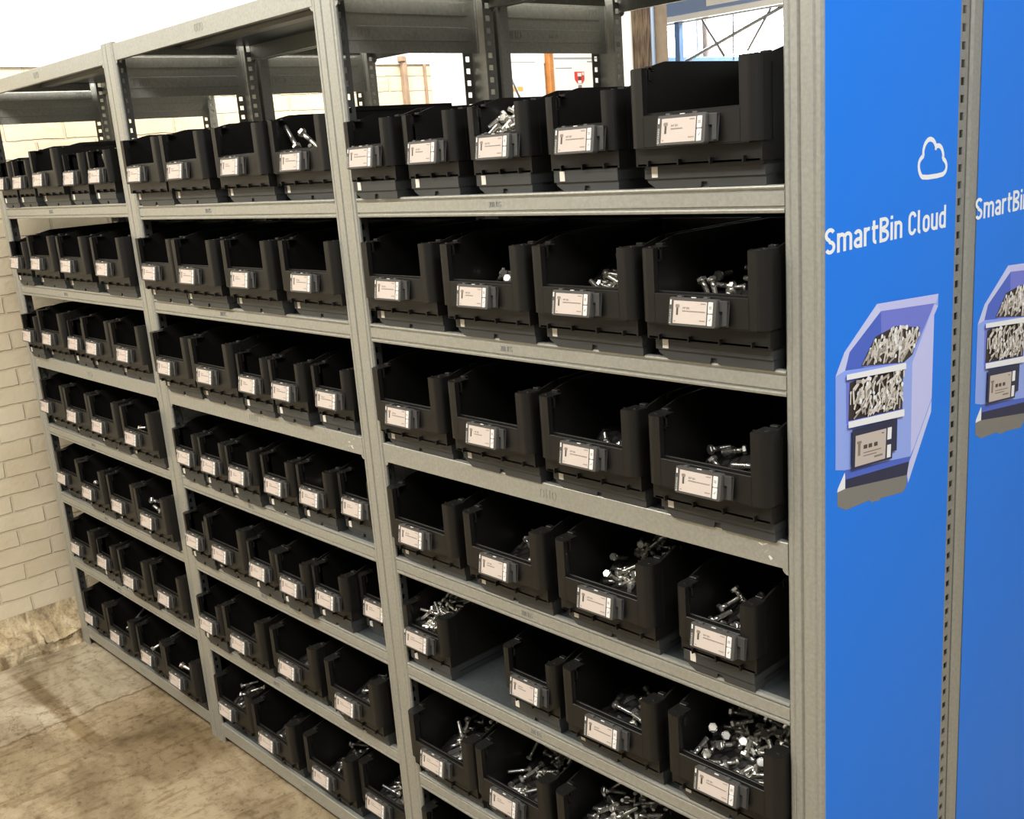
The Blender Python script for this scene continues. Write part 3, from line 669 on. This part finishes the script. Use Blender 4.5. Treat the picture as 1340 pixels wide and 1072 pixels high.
def make_bin(S, v):
    k = KS if S else KL; s = 'S' if S else 'L'
    root = empty('storage_bin')
    put('bin_body', ME['body'+s], root)
    d = put('label_display', ME['frame'], root, rot=(R(-9), 0, 0))
    put('screen', ME['scr'][v], d, (0, 0, 0), label='pale printed display face')
    put('button', ME['b0'], d, (.0330, 0, .0085), label='white key with a grid mark'); put('button', ME['b1'], d, (.0330, 0, -.0095), label='white key with a tick mark')
    put('clip_bracket', ME['clip'], d)
    return root
def make_base(S):
    root = put('sensor_base', ME['baseS' if S else 'baseL'])
    put('white_sticker', ME['stS' if S else 'stL'], root, label='small white sticker')
    return root
WORDS = {}
PROTO = {}
WHERE = {}
BINREC = {}
def where(b, r, i, n):
    pos = ORDN[i]+' from left' if i < n-1 else 'rightmost'
    if i == 0: pos = 'leftmost'
    return f'{pos}, {SHN[r]} shelf of {BAYN[b]} bay'
CONT = {(1,1,1),(1,1,2),(1,2,1),(1,2,2),(1,2,3),(1,3,2),(1,3,3),(1,4,1),(1,4,2),(1,4,3),(1,5,0),(1,5,2),(1,5,3),(1,6,0),(1,6,1),(1,6,2),
        (2,1,3),(2,4,4),(2,7,0),(2,7,1),(2,7,2),(2,7,3),(2,6,1),(2,6,2),(2,6,3),(3,1,4),(3,2,1),(3,4,3),(3,5,1),(3,5,3),(3,7,1),(3,7,2),(3,7,3)}
for (b, r), row in BINS.items():
    for i, (xc, yf, S, lo) in enumerate(row):
        z = LEV[b][r]-.002+.0002; k = KS if S else KL
        w = where(b, r, i, len(row)); v = (b*5+r*3+i) % 6
        if (S, v) not in PROTO: o = PROTO[(S, v)] = make_bin(S, v)
        else: o = copy_tree(PROTO[(S, v)])
        o.location = (xc, yf, z)
        for ch in o.children:
            if ch.name.startswith('label_display'): ch.location = (lo+.044, -.0135, .0865 if not S else .0835)
        full = ' holding bolts' if (b, r, i) in CONT else ''
        tag(o, f"{'narrow' if S else 'wide'} black bin{full}, {w}", 'bin', 'black storage bins on the front rack')
        if ('B', S) not in PROTO: q = PROTO[('B', S)] = make_base(S)
        else: q = copy_tree(PROTO[('B', S)])
        q.location = (xc, yf, z); tag(q, f'dark grey sensor base under the bin {w}', 'bin base', 'sensor bases under the bins')
        BINREC[(b, r, i)] = (xc, yf, z, k, w)
# backs of the bins stored in the rear rack
def rear_bin(x, b, r):
    o = put('storage_bin', ME['bodyL'], None, (x, Y2+.400, LEV[b][r]-.0018), (0, 0, math.pi), label='black bin in the rear rack, its back wall towards the front rack', cat='bin', group='bins of the rear rack')
    put('sensor_base', ME['baseL'], None, (x, Y2+.400, LEV[b][r]-.0018), (0, 0, math.pi), label='dark grey sensor base under a black bin of the rear rack', cat='bin base', group='bin bases of the rear rack')
for x in (-1.392, -1.628): rear_bin(x, 2, 1)
for b in (1, 2, 3):
    x0, x1 = XS[b]
    for r in range(2, 8):  # mostly hidden lower rows, added so no light comes through from behind
        for i in range(4):
            x = x0+.125+i*(x1-x0-.25)/3
            rear_bin(x, b, r)

# ------------------------------------------------------------------ loose bolts
def bolt_mesh(L, rs, rh, hh):
    mb = MB(); m = M['bolt']
    z0 = -L/2
    # hex head with a chamfered crown
    i = mb.mi(m)
    rings = []
    for zz, f in ((z0, .86), (z0+hh*.25, 1.0), (z0+hh, 1.0)):
        rings.append([mb.bm.verts.new((rh*f*math.cos(a*math.pi/3), rh*f*math.sin(a*math.pi/3), zz)) for a in range(6)])
    for A, B in zip(rings, rings[1:]):
        for a in range(6):
            f = mb.bm.faces.new((A[a], A[(a+1) % 6], B[(a+1) % 6], B[a])); f.material_index = i
    mb.bm.faces.new(rings[0][::-1]); mb.bm.faces.new(rings[-1])
    # flange washer, plain shank, then a ringed thread
    mb.tube((0, 0, z0+hh), (0, 0, z0+hh+.0008), rh*.95, m, 12)
    mb.tube((0, 0, z0+hh), (0, 0, L/2-L*.55), rs, m, 10)
    n = 9; za = L/2-L*.55; st = L*.55/n
    for q in range(n):
        mb.tube((0, 0, za+q*st), (0, 0, za+q*st+st*.5), rs*.86, m, 10, rs, cap=(q == 0)); mb.tube((0, 0, za+q*st+st*.5), (0, 0, za+(q+1)*st), rs, m, 10, rs*.86, cap=(q == n-1))
    return mb.mesh('hex_bolt')
BM = {'s': (bolt_mesh(.030, .0040, .0082, .0055), .030, .0060), 'm': (bolt_mesh(.042, .0045, .0088, .006), .042, .0066), 'l': (bolt_mesh(.056, .0040, .0078, .0055), .056, .006),
      'x': (bolt_mesh(.075, .0055, .0105, .007), .075, .0075), 'r': (bolt_mesh(.12, .0045, .0085, .006), .12, .0065)}
def segdist(p1, q1, p2, q2):
    d1, d2, r = q1-p1, q2-p2, p1-p2; a, e, f = d1.dot(d1), d2.dot(d2), d2.dot(r); c, b = d1.dot(r), d1.dot(d2); den = a*e-b*b
    s = min(max((b*f-c*e)/den, 0), 1) if den > 1e-12 else 0
    t = (b*s+f)/e
    if t < 0: t = 0; s = min(max(-c/a, 0), 1)
    elif t > 1: t = 1; s = min(max((b-c)/a, 0), 1)
    return ((p1+d1*s)-(p2+d2*t)).length
NB = [0]
def fill(key, n, kinds, h0, h1, ya=.02, yb=.17, xa=None, xb=None, steep=.35, mound=True, seed=0, tries=60):
    """scatter n bolts over a sloping heap: top height h0 at the front (ya), h1 at the back (yb)"""
    xc, yf, z, k, w = BINREC[key]; rr = random.Random(hash(key) % 1000+seed); hw = k.W/2-.012
    xa = -hw if xa is None else xa; xb = hw if xb is None else xb
    H = lambda x, y: h0+(h1-h0)*min(max((y-ya)/(yb-ya), 0), 1)+.004*math.sin(x*60+key[1])+.003*math.sin(y*70+key[2])
    if mound:
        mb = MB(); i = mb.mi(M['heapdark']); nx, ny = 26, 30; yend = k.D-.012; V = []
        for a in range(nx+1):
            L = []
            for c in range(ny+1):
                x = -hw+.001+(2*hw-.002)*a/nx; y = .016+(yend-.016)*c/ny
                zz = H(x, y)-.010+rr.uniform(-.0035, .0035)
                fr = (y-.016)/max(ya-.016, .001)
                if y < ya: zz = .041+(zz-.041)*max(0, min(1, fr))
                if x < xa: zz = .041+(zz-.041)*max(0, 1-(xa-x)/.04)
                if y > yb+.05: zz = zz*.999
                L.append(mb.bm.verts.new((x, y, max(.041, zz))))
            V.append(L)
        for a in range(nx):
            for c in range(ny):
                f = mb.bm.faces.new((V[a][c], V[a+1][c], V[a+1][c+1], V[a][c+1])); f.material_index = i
        # deeper bolts that only fill the heap
        for q in range(90 if n >= 14 else 14):
            x = rr.uniform(max(-hw+.02, xa), xb-.012); y = rr.uniform(max(ya, .03), k.D-.05); zz = max(.05, H(x, y)-rr.uniform(.004, .010)); a = rr.uniform(0, math.pi); L = .013
            dx, dy = L*math.cos(a), L*math.sin(a)
            x = min(max(x, -hw+L+.006), hw-L-.006)
            mb.tube((x-dx, y-dy, zz), (x+dx, y+dy, zz+rr.uniform(-.005, .005)), .0042, M['bolt'], 6); mb.tube((x+dx*.7, y+dy*.7, zz), (x+dx, y+dy, zz), .008, M['bolt'], 6)
        o = mb.build('bolt_heap', None, (xc, yf, z)); tag(o, f'heap of silver bolts inside the bin {w}'.replace('leftmost,', 'leftmost on').replace('rightmost,', 'rightmost on'), 'bolts', None, 'stuff')
        o['label'] = f'mass of silver bolts filling the bin {w}'
    placed = []
    for q in range(n):
        for t in range(tries):
            kd = rr.choice(kinds); me, L, rad = BM[kd]
            a = rr.uniform(0, 2*math.pi); ph = rr.gauss(0, steep); ph = max(-1.1, min(1.1, ph))
            d = Vector((math.cos(a)*math.cos(ph), math.sin(a)*math.cos(ph), math.sin(ph)))
            x = rr.uniform(xa, xb); y = rr.uniform(ya, yb)
            lim = hw-rad
            ex = abs(d.x)*L/2
            if x-ex < -lim or x+ex > lim or y-abs(d.y)*L/2 < .022: continue
            lay = (t//20)*.006
            c = Vector((x, y, max(.0415+rad, H(x, y)+rad*.5)+abs(d.z)*L*.42+lay))
            p, e = c-d*L/2, c+d*L/2
            if all(segdist(p, e, p2, e2) > (rad+r2)*.78 for p2, e2, r2 in placed):
                placed.append((p, e, rad))
                rot = d.to_track_quat('Z', 'Y').to_euler()
                put('hex_bolt', me, None, (xc+c.x, yf+c.y, z+c.z), rot, label=f'silver hex bolt loose in the bin {w}', cat='bolt', group=f'bolts in the bin {w}'.replace(',', ''))
                NB[0] += 1
                break
def stick(key, kd, p, d):
    """one single bolt laid at a given place inside a bin (local centre, direction)"""
    xc, yf, z, k, w = BINREC[key]; me, L, rad = BM[kd]
    d = Vector(d).normalized()
    put('hex_bolt', me, None, (xc+p[0], yf+p[1], z+p[2]), d.to_track_quat('Z', 'Y').to_euler(), label=f'silver hex bolt loose in the bin {w}', cat='bolt', group=f'bolts in the bin {w}'.replace(',', ''))
    NB[0] += 1
# right bay
fill((1,1,1), 3, 's', .098, .104, .03, .10)
fill((1,1,2), 22, 'm', .104, .116, .03, .10, xa=-.070, xb=.03, steep=.45)
fill((1,2,1), 6, 's', .075, .106, .07, .15)
fill((1,2,2), 18, 'sm', .070, .135, .08, .20, steep=.5)
fill((1,2,3), 12, 'm', .070, .118, .08, .19, steep=.5)
fill((1,3,2), 5, 's', .050, .086, .07, .15)
fill((1,3,3), 9, 'm', .045, .088, .08, .17)
fill((1,4,1), 5, 'l', .048, .082, .07, .15)
fill((1,4,2), 15, 'l', .055, .115, .07, .20, steep=.5)
fill((1,4,3), 8, 'm', .055, .085, .06, .14)
fill((1,5,0), 28, 'l', .110, .145, .025, .26, steep=.5)
fill((1,5,2), 5, 'm', .045, .075, .07, .14)
fill((1,5,3), 50, 'msm', .070, .135, .03, .26, steep=.5)
fill((1,6,0), 17, 'lm', .050, .105, .07, .24, steep=.5)
fill((1,6,1), 22, 'lm', .050, .108, .07, .26, steep=.5)
fill((1,6,2), 16, 'l', .090, .140, .05, .26, steep=.5)
# middle bay
fill((2,1,3), 2, 'x', .065, .085, .05, .14, steep=.3)
stick((2,1,3), 'x', (-.082, .045, .140), (-.064, .01, .058)); stick((2,1,3), 'x', (-.004, .047, .126), (.036, .01, -.031))
fill((2,4,4), 7, 's', .050, .075, .04, .12)
fill((2,6,1), 2, 's', .045, .075, .05, .12)
fill((2,6,2), 4, 's', .045, .078, .05, .12)
fill((2,6,3), 3, 's', .045, .078, .05, .12)
fill((2,7,0), 8, 'l', .085, .118, .06, .15, steep=.3)
fill((2,7,1), 6, 's', .050, .085, .06, .14)
fill((2,7,2), 18, 'l', .050, .100, .07, .28, steep=.45)
fill((2,7,3), 18, 'lm', .065, .120, .05, .24, steep=.45)
# left bay: a few long single pieces
fill((3,2,1), 2, 's', .098, .106, .03, .10)
stick((3,4,3), 's', (.0, .022, .116), (1, .3, .1)); stick((3,5,1), 's', (.0, .022, .116), (1, -.2, .1))
stick((3,5,3), 'x', (-.03, .040, .108), (-.9, .1, .06)); stick((3,5,3), 'x', (-.025, .062, .100), (-.8, .4, .0)); stick((3,5,3), 'x', (-.06, .066, .118), (.1, .8, -.4))
stick((3,1,4), 'x', (-.05, .05, .112), (-.017, .0, .028))
stick((3,7,1), 'r', (-.037, .080, .122), (-.035, .055, .016)); stick((3,7,2), 'r', (-.012, .066, .124), (-.01, .1, .018)); stick((3,7,3), 'x', (.0, .030, .118), (1, .05, .02))
print('BOLTS', NB[0])

# ------------------------------------------------------------------ the room
def struct(name, mb, **kw): return mb.build(name, kind='structure', **kw)
XW = -3.42
mb = MB(); mb.box(-18, 4.5, -4.5, 9.6, -.10, 0, M['floor']); struct('floor', mb)
mb = MB(); mb.box(XW-.25, XW, -4.5, 3.55, 0, 4.6, M['brick']); struct('wall_left', mb)
mb = MB(); mb.box(-18, 4.5, 9.3, 9.6, 0, 6.5, M['brickback']); struct('wall_back', mb)
mb = MB(); mb.box(XW-.02, XW+.006, -4.5, 3.55, 2.195, 4.6, M['plaster']); struct('trim_2', mb)
# rough broken plinth along the foot of the brick wall
mb = MB(); i = mb.mi(M['rubble']); rr = random.Random(5); n = 150; V = []
from mathutils import noise
PF = ((XW+.002, .140), (XW+.02, .128), (XW+.045, .112), (XW+.07, .100), (XW+.095, .090), (XW+.118, .078), (XW+.136, .068), (XW+.145, .054), (XW+.147, .026), (XW+.147, 0))
PF = [tuple(Vector(PF[q]).lerp(Vector(PF[q+1]), t/4)) for q in range(len(PF)-1) for t in range(4)]+[PF[-1]]
n = 300
for a in range(n+1):
    y = -1.6+2.4*a/n; L = []
    for j, (x, z) in enumerate(PF):
        u = Vector((x*13, y*10, z*13)); bl = noise.cell(Vector((y*7+noise.noise(u)*1.2, x*9, 2)))
        q = noise.noise(u)*.022+noise.noise(u*3.3)*.010+noise.noise(u*9)*.004+(bl-.5)*.022
        w_ = min(1, j/4)*min(1, (len(PF)-1-j)/3)
        L.append(mb.bm.verts.new((x+q*.5*w_ if z < .066 else x, y, max(.0, z+(q if z >= .05 else q*.3)*w_))))
    V.append(L)
for a in range(n):
    for j in range(len(V[0])-1):
        f = mb.bm.faces.new((V[a][j], V[a+1][j], V[a+1][j+1], V[a][j+1])); f.material_index = i; f.smooth = True
for L in (V[0], V[-1]):
    f = mb.bm.faces.new(L+[mb.bm.verts.new((XW+.002, L[0].co.y, 0))]); f.material_index = i
struct('baseboard_left', mb)
# things on the far end of the brick wall
w = XW+.001
mb = MB(); mb.box(w, w+.03, 1.975, 2.000, 0, 2.227, M['conduit'], .004); mb.box(w, w+.034, 1.962, 1.990, 2.205, 2.232, M['conduit'], .003)
mb.build('wall_pipe', label='thin brown vertical pipe on the cream brick wall behind the racks', cat='pipe')
mb = MB(); mb.box(w, w+.018, 2.116, 2.125, 1.2, 2.195, M['conduit'], .002); mb.build('wall_batten', label='short thin brown upright strip beside the brown wall pipe', cat='strip')
bd = MB(); bd.box(w, w+.03, 2.16, 2.93, 0, 2.60, M['poster'], .003)
B1 = bd.build('white_board', label='plain white board with an orange mark, left of the orange wooden post', cat='board')
mb = MB(); mb.box(w+.03, w+.0306, 2.36, 2.86, 2.196, 2.2, M['hair']); mb.build('printed_line', B1, label='fine grey line')
mb = MB(); mb.box(w+.03, w+.0308, 2.475, 2.76, 2.053, 2.076, M['orange']); mb.build('orange_mark', B1, label='orange stripe')
mb = MB(); mb.box(w, w+.04, 2.962, 2.994, 0, 2.62, M['wood'], .003); mb.build('wooden_post', label='slim orange wooden post between two white boards', cat='post')
bd = MB(); bd.box(w, w+.03, 3.0, 3.53, 0, 2.60, M['poster'], .003)
B2 = bd.build('white_board', label='white notice board with a red box picture, right of the orange post', cat='board')
mb = MB(); X = w+.0306
def rc(a, b, c, d, m): mb.box(w+.03, X, a, b, c, d, M[m])
rc(3.008, 3.43, 2.213, 2.222, 'hair'); rc(3.017, 3.145, 2.164, 2.169, 'hair'); rc(3.27, 3.315, 2.196, 2.203, 'hair'); rc(3.32, 3.335, 2.193, 2.206, 'ink2'); rc(3.345, 3.35, 2.155, 2.168, 'hair'); rc(3.385, 3.395, 2.095, 2.107, 'ink2')
mb.build('printed_lines', B2, label='grey printed lines')
mb = MB()
mb.prism([(3.161, 2.147), (3.240, 2.147), (3.240, 2.105), (3.222, 2.086), (3.182, 2.086), (3.163, 2.105)], 'x', w+.03, w+.032, M['red'])
mb.box(w+.032, w+.0325, 3.185, 3.216, 2.122, 2.14, M['pale_edge']); mb.box(w+.032, w+.0325, 3.190, 3.215, 2.104, 2.120, M['ink']); mb.box(w+.032, w+.0325, 3.222, 3.236, 2.128, 2.143, M['pale_edge'])
mb.box(w+.032, w+.0325, 3.187, 3.215, 2.086, 2.100, M['poster']); mb.box(w+.03, w+.0322, 3.188, 3.215, 2.055, 2.076, M['ink2'])
mb.build('red_box_picture', B2, label='red box symbol')
# weathered column at the end of the wall
mb = MB(); mb.box(-3.62, -3.30, 3.56, 3.765, 0, 4.6, M['weathered'], .004); mb.box(-3.60, -3.295, 3.765, 3.88, 0, 4.6, M['beigecol'], .004); mb.box(-3.62, -3.298, 3.545, 3.562, 0, 4.6, M['pale_edge'], .003)
struct('trim_1', mb)
mb = MB(); mb.tube((-3.283, 3.715, .02), (-3.283, 3.735, 4.5), .011, M['pipe'], 12); mb.build('column_pipe', label='thin blue grey pipe running up the weathered brown column', cat='pipe')
# steel frame in the hall beyond
Y = 6.0
fr = empty('pallet_rack', (-4.4, Y, 0), label='blue and grey steel pallet rack with crossed braces in the far hall', cat='rack')
o = Vector((4.4, -Y, 0))
def fpart(nm, mb, **kw): q = mb.build(nm, fr, **kw); q.location = o
for x in (-4.846, -2.9): mb = MB(); mb.box(x-.024, x+.024, Y-.03, Y+.03, 0, 3.1, M['blueframe'], .003); fpart('post', mb)
mb = MB(); mb.box(-5.1, -2.85, Y-.06, Y-.031, 2.70, 3.0, M['blueband'], .003); fpart('fascia', mb, label='blue fascia board with a white field')
mb = MB(); mb.box(-4.52, -3.0, Y-.064, Y-.060, 2.727, 2.95, M['white']); fpart('white_field', mb, label='white field on the blue board')
mb = MB(); mb.box(-5.1, -2.85, Y-.058, Y-.020, 2.654, 2.698, M['white'], .003); fpart('ledge', mb, label='white ledge under the blue board')
mb = MB(); mb.box(-5.1, -2.85, Y-.03, Y+.02, 2.640, 2.652, M['greysteel'], .002); fpart('rail', mb)
for (a, b, r) in (((-4.626, 2.645), (-4.42, 2.34), .011), ((-3.985, 2.645), (-4.20, 2.36), .009), ((-3.70, 2.70), (-4.80, 2.345), .014), ((-4.326, 2.645), (-4.330, 2.30), .006)):
    mb = MB(); mb.tube((a[0], Y+.01+r, a[1]), (b[0], Y+.01+r, b[1]), r, M['greysteel'], 10); fpart('brace', mb)
mb = MB(); mb.box(-5.04, -4.94, Y-.5, Y+3.2, 2.30, 2.395, M['blueframe'], .004); 
fpart('cross_beam', mb)
mb = MB(); mb.tube((-5.02, 6.6, 0), (-5.02, 6.6, 4.2), .03, M['conduit'], 12); mb.tube((-5.10, 6.6, 0), (-5.10, 6.6, 4.2), .02, M['pale_edge'], 12)
mb.build('hall_pipes', label='pair of brown and pale pipes left of the blue frame post', cat='pipe')

# ------------------------------------------------------------------ light
def area(name, loc, size, power, col=(1, .93, .82), rot=(0, 0, 0), sy=None):
    L = bpy.data.lights.new(name, 'AREA'); L.energy = power; L.color = col; L.shape = 'RECTANGLE'; L.size = size; L.size_y = sy or size
    o = bpy.data.objects.new(name, L); COL.objects.link(o); o.location = loc; o.rotation_euler = rot
    return o
area('ceiling_lamp', (-2.4, -2.2, 3.9), 4.6, 285, (1, .95, .875), sy=.9)
area('ceiling_lamp', (2.0, -1.2, 4.0), 1.0, 190, (.94, .97, 1), sy=3.5)
area('ceiling_lamp', (-2.5, 1.4, 3.8), .5, 200, (1, .98, .93), sy=2.6)
area('hall_lamp', (-6.5, 7.6, 4.5), 6.0, 2400, (.92, .97, 1), sy=1.2)
w = bpy.data.worlds.new('World'); SC.world = w; w.use_nodes = True
bg = w.node_tree.nodes['Background']; bg.inputs[0].default_value = (1, .95, .86, 1); bg.inputs[1].default_value = .29

# ------------------------------------------------------------------ camera
FPX, PPX, PPY = 1370.532, 663.952, 544.947
fw = Vector((-.718508, .649924, -.247681)); rt = Vector((.683189, .726259, -.076162)); up = Vector((-.130382, .223936, .965843))
cam = bpy.data.cameras.new('camera'); cam.sensor_fit = 'HORIZONTAL'; cam.sensor_width = 36; cam.lens = FPX/1340*36
cam.shift_x = (670-PPX)/1340; cam.shift_y = (PPY-536)/1340; cam.clip_start = .02
co = bpy.data.objects.new('camera', cam); COL.objects.link(co)
co.matrix_world = Matrix(((rt.x, up.x, -fw.x, .758049), (rt.y, up.y, -fw.y, -1.286137), (rt.z, up.z, -fw.z, 1.769628), (0, 0, 0, 1)))
SC.camera = co
SC.view_settings.view_transform = 'Standard'; SC.view_settings.look = 'None'; SC.view_settings.gamma = 1; SC.view_settings.use_curve_mapping = False
SC.view_settings.exposure = 0.0
SC.cycles.use_denoising = True
SC.cycles.max_bounces = 8
